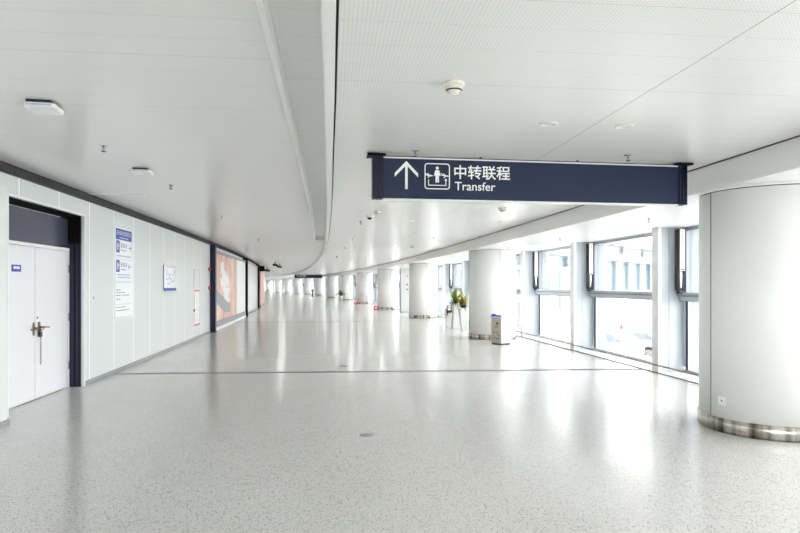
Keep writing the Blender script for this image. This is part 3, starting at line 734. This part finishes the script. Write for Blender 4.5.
# grey equipment cabinet between columns three and four
g = empty('equipment_cabinet', 28.9, .15, 0, 0, 'tall pale grey cabinet with red call points, beyond the third column', 'cabinet')
B(mat('cabinet_grey', (.58, .60, .61), .4)).box(-.28, .28, -.2, .2, .03, 2.60).build('body', g); B(M_GREYBASE).box(-.26, .26, -.18, .18, 0, .03).build('plinth', g)
B(mat('cabinet_grey', (.5,.5,.5))).box(-.25, .25, -.206, -.2, .1, 1.2).build('door', g)
B(M_RED).box(.04, .12, -.22, -.2, 2.08, 2.16).build('call_point', g); B(M_BLACK).box(.04, .12, -.22, -.2, 1.58, 1.66).build('socket', g)
B(M_BLACK).box(.04, .12, -.22, -.2, 1.30, 1.38).build('socket', g)
# far stand and plant
g = empty('floor_stand', 78.6, -1.43, 0, 0, 'slim dark floor stand far down the hall', 'stand')
B(M_BLACK).box(-.22, .22, -.2, .2, 0, .05).build('base', g); B(M_BLACK).lathe([(.09, .05), (.07, .7)], 10).build('pole', g); B(M_DARKGREY).box(-.15, .15, -.05, .05, .7, 1.0).build('head', g)
g = empty('potted_plant', 55.6, -.97, 0, 0, 'small green potted plant beside a far white column', 'plant')
B(M_VASE).lathe([(.14, 0), (.2, .5), (.18, .5)], 16).build('pot', g)
fo = MB().m(M_LEAF); rn = random.Random(2)
for q in range(40): blade(fo, (rn.uniform(-.08, .08), rn.uniform(-.08, .08), .48), rn.uniform(0, 2*PI), rn.uniform(.4, .9), rn.uniform(.2, 1.3), .05)
fo.m(M_LEAF2)
for q in range(14): blade(fo, (0, 0, .5), rn.uniform(0, 2*PI), rn.uniform(.4, .8), rn.uniform(.2, .8), .05)
fo.build('foliage', g)
for s_, t_, lb in ((32.35, -1.14, 'made-up red box standing in for a reflection on the fourth column base'), (44.1, -1.10, 'made-up red box standing in for a reflection on the fifth column base')):
    g = empty('red_reflection_box', s_, t_, 0, 0, lb, 'box', 'red boxes standing in for reflections on the far column bases')  # boxes made up in place of red reflections in the steel bands
    B(M_RED).box(-.12, .12, -.08, .08, .02, .24).build('body', g, .01); B(M_WHITE).box(-.06, .06, -.083, -.08, .08, .16).build('front_label', g); B(M_BLACK).box(-.1, .1, -.07, .07, 0, .02).build('base', g)

# ================================================================ OUTSIDE
M_APRON = mat('pale_concrete', (.62, .62, .60), .8); N, L, b = nt(M_APRON)
tc = N.new('ShaderNodeTexCoord'); n = N.new('ShaderNodeTexBrick'); n.inputs['Scale'].default_value = .2; n.inputs['Color1'].default_value = (.62, .62, .6, 1); n.inputs['Color2'].default_value = (.58, .58, .57, 1); n.inputs['Mortar'].default_value = (.3, .3, .3, 1); n.inputs['Mortar Size'].default_value = .006
L.new(tc.outputs['Object'], n.inputs[0]); L.new(n.outputs['Color'], b.inputs['Base Color'])
GZ = -2.2
o = B(M_APRON).box(-300, 500, -250, 600, GZ-.3, GZ).build('ground'); struct(o)
M_BW = mat('terminal_cladding', (.72, .74, .75), .5); M_BG = mat('terminal_blue_glass', (.40, .48, .50), .15); M_BM = mat('terminal_mullion', (.22, .30, .37), .4); M_BG2 = mat('terminal_pale_glass', (.42, .46, .47), .3)
g = bpy.data.objects.new('terminal_building', None); COL.objects.link(g); g.location = (10.8, 60, GZ); g.rotation_euler = (0, 0, math.atan2(60, 45.2))
tag(g, 'white banded glass terminal wing seen through the right windows', 'building')
LB = 110
B(M_BW).box(0, LB, 0, 14, 0, 3.0).build('base_wall', g); B(M_BG).box(0, LB, .4, 13.8, 3.0, 7.27).build('lower_glazing', g)
B(M_BW).box(0, LB, -.6, 14, 7.27, 8.2).build('floor_band', g); B(M_BG2).box(0, LB, .4, 13.8, 8.2, 9.6).build('upper_glazing', g); B(M_BW).box(-1, LB+1, -1, 15, 9.6, 10.6).build('roof', g)
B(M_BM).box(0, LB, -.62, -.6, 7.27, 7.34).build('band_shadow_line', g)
for q in range(17): x0 = 3+q*6.2; B(M_BM).box(x0, x0+.45, -.1, .4, 3.0, 7.27).build('mullion', g)
for q in range(9): x0 = 5+q*11; B(M_BM).box(x0, x0+.2, .1, .4, 8.2, 9.6).build('upper_mullion', g)
# air bridge / lower building in front
g = bpy.data.objects.new('service_building', None); COL.objects.link(g); g.location = (8.6, 43, GZ); g.rotation_euler = (0, 0, .75)
tag(g, 'pale bluish glazed service block outside the farther window', 'building')
B(M_BG2).box(0, 7, 0, 5, .6, 4.9).build('glazing', g); B(M_BW).box(-.2, 7.2, -.2, 5.2, 4.9, 5.2).box(-.1, 7.1, -.1, 5.1, 0, .6).build('slab', g)
for q in range(5): B(M_BM).box(.3+q*1.6, .5+q*1.6, -.05, 0, .6, 4.9).build('mullion', g)
# cone and barrier
def XY(px, z_, py):
    Z = 600*(EYE-z_)/(py-285); return ((px-400)/600*Z, Z)
def outside(name, x, y, rz, label, cat, group=None):
    o = bpy.data.objects.new(name, None); COL.objects.link(o); o.location = (x, y, GZ); o.rotation_euler = (0, 0, rz); return tag(o, label, cat, group)
g = outside('traffic_cone', 17.3, 46.9, 0, 'orange traffic cone on the white apron outside the windows', 'cone')
B(mat('cone_orange', (.30, .028, .002), .7)).lathe([(.19, .05), (.05, .75), (.04, .76)], 16).build('cone_body', g); B(M_BLACK).box(-.24, .24, -.24, .24, 0, .05).build('base', g)
B(M_WHITE).lathe([(.142, .28), (.112, .43)], 16, close=False).build('reflective_band', g)
g = outside('ground_trolley', 16.0, 46.3, .1, 'low grey trolley beside the orange traffic cone', 'trolley')
B(M_FRAME).box(-1.0, 1.0, -.4, .4, .22, .30).build('deck', g); B(M_FRAME).box(-1.0, -.95, -.4, .4, .3, .55).build('rail', g)
for x in (-.7, .7):
    for y in (-.4, .4): B(M_BLACK).lathe([(.11, -.03), (.11, .03)], 12, (x, y, .11), axis='y').build('wheel', g)
M_CARW = mat('car_white', (.6, .61, .63), .3); M_CARG = mat('car_window', (.28, .34, .40), .2)
def car(x, y, rz, label):
    g = outside('car', x, y, rz, label, 'car', 'white cars parked on the apron')
    bd = [(-2.1, .30), (2.1, .30), (2.15, .62), (2.0, .80), (1.1, .92), (.55, 1.38), (-1.2, 1.42), (-1.9, .98), (-2.12, .85)]
    B(M_CARW).prism(bd, lambda u, v, k_: (u, k_, v), (-.85, .85)).build('body', g, .05)
    for sg_ in (-1, 1): B(M_CARG).prism([(.92, .95), (.48, 1.32), (-1.15, 1.35), (-1.6, 1.0)], lambda u, v, k_: (u, sg_*.855+k_, v), (-.01, .01)).build('side_window', g)
    B(M_CARG).prism([(1.09, .95), (.60, 1.36), (.62, 1.38), (1.12, .97)], lambda u, v, k_: (u, k_, v), (-.7, .7)).build('windscreen', g)
    B(M_CARG).prism([(-1.86, 1.02), (-1.26, 1.40), (-1.28, 1.42), (-1.9, 1.03)], lambda u, v, k_: (u, k_, v), (-.7, .7)).build('rear_window', g)
    for x_ in (-1.3, 1.3):
        for sg_ in (-1, 1):
            wh = B(M_BLACK).lathe([(.32, -.1), (.32, .1)], 20, (x_, sg_*.78, .32), axis='y').build('wheel', g)
            B(M_CHROME).lathe([(.18, -.105), (.18, .105)], 14, (x_, sg_*.78, .32), axis='y').build('hub_cap', wh)
car(10.2, 31.0, 2.4, 'white car outside, left one of two near the window foot')
car(12.2, 32.2, 2.5, 'white car outside, right one of two below the cone')
car(20, 66, .5, 'distant white car on the apron, just under the window bar')
g = outside('mesh_barrier', 19.0, 39.0, -.35, 'yellow dotted crowd barrier outside the rightmost window', 'barrier')
M_YEL = mat('barrier_yellow', (.65, .42, .04), .5)
t = B(M_FRAME); t.tube([(0, 0, .0), (0, 0, 1.2), (5, 0, 1.2), (5, 0, 0)], .03, 6); t.build('frame', g)
t = B(M_YEL)
for q in range(16):
    for z in range(4): t.box(.2+q*.3, .3+q*.3, -.02, .02, .15+z*.27, .27+z*.27)
t.build('yellow_slats', g)
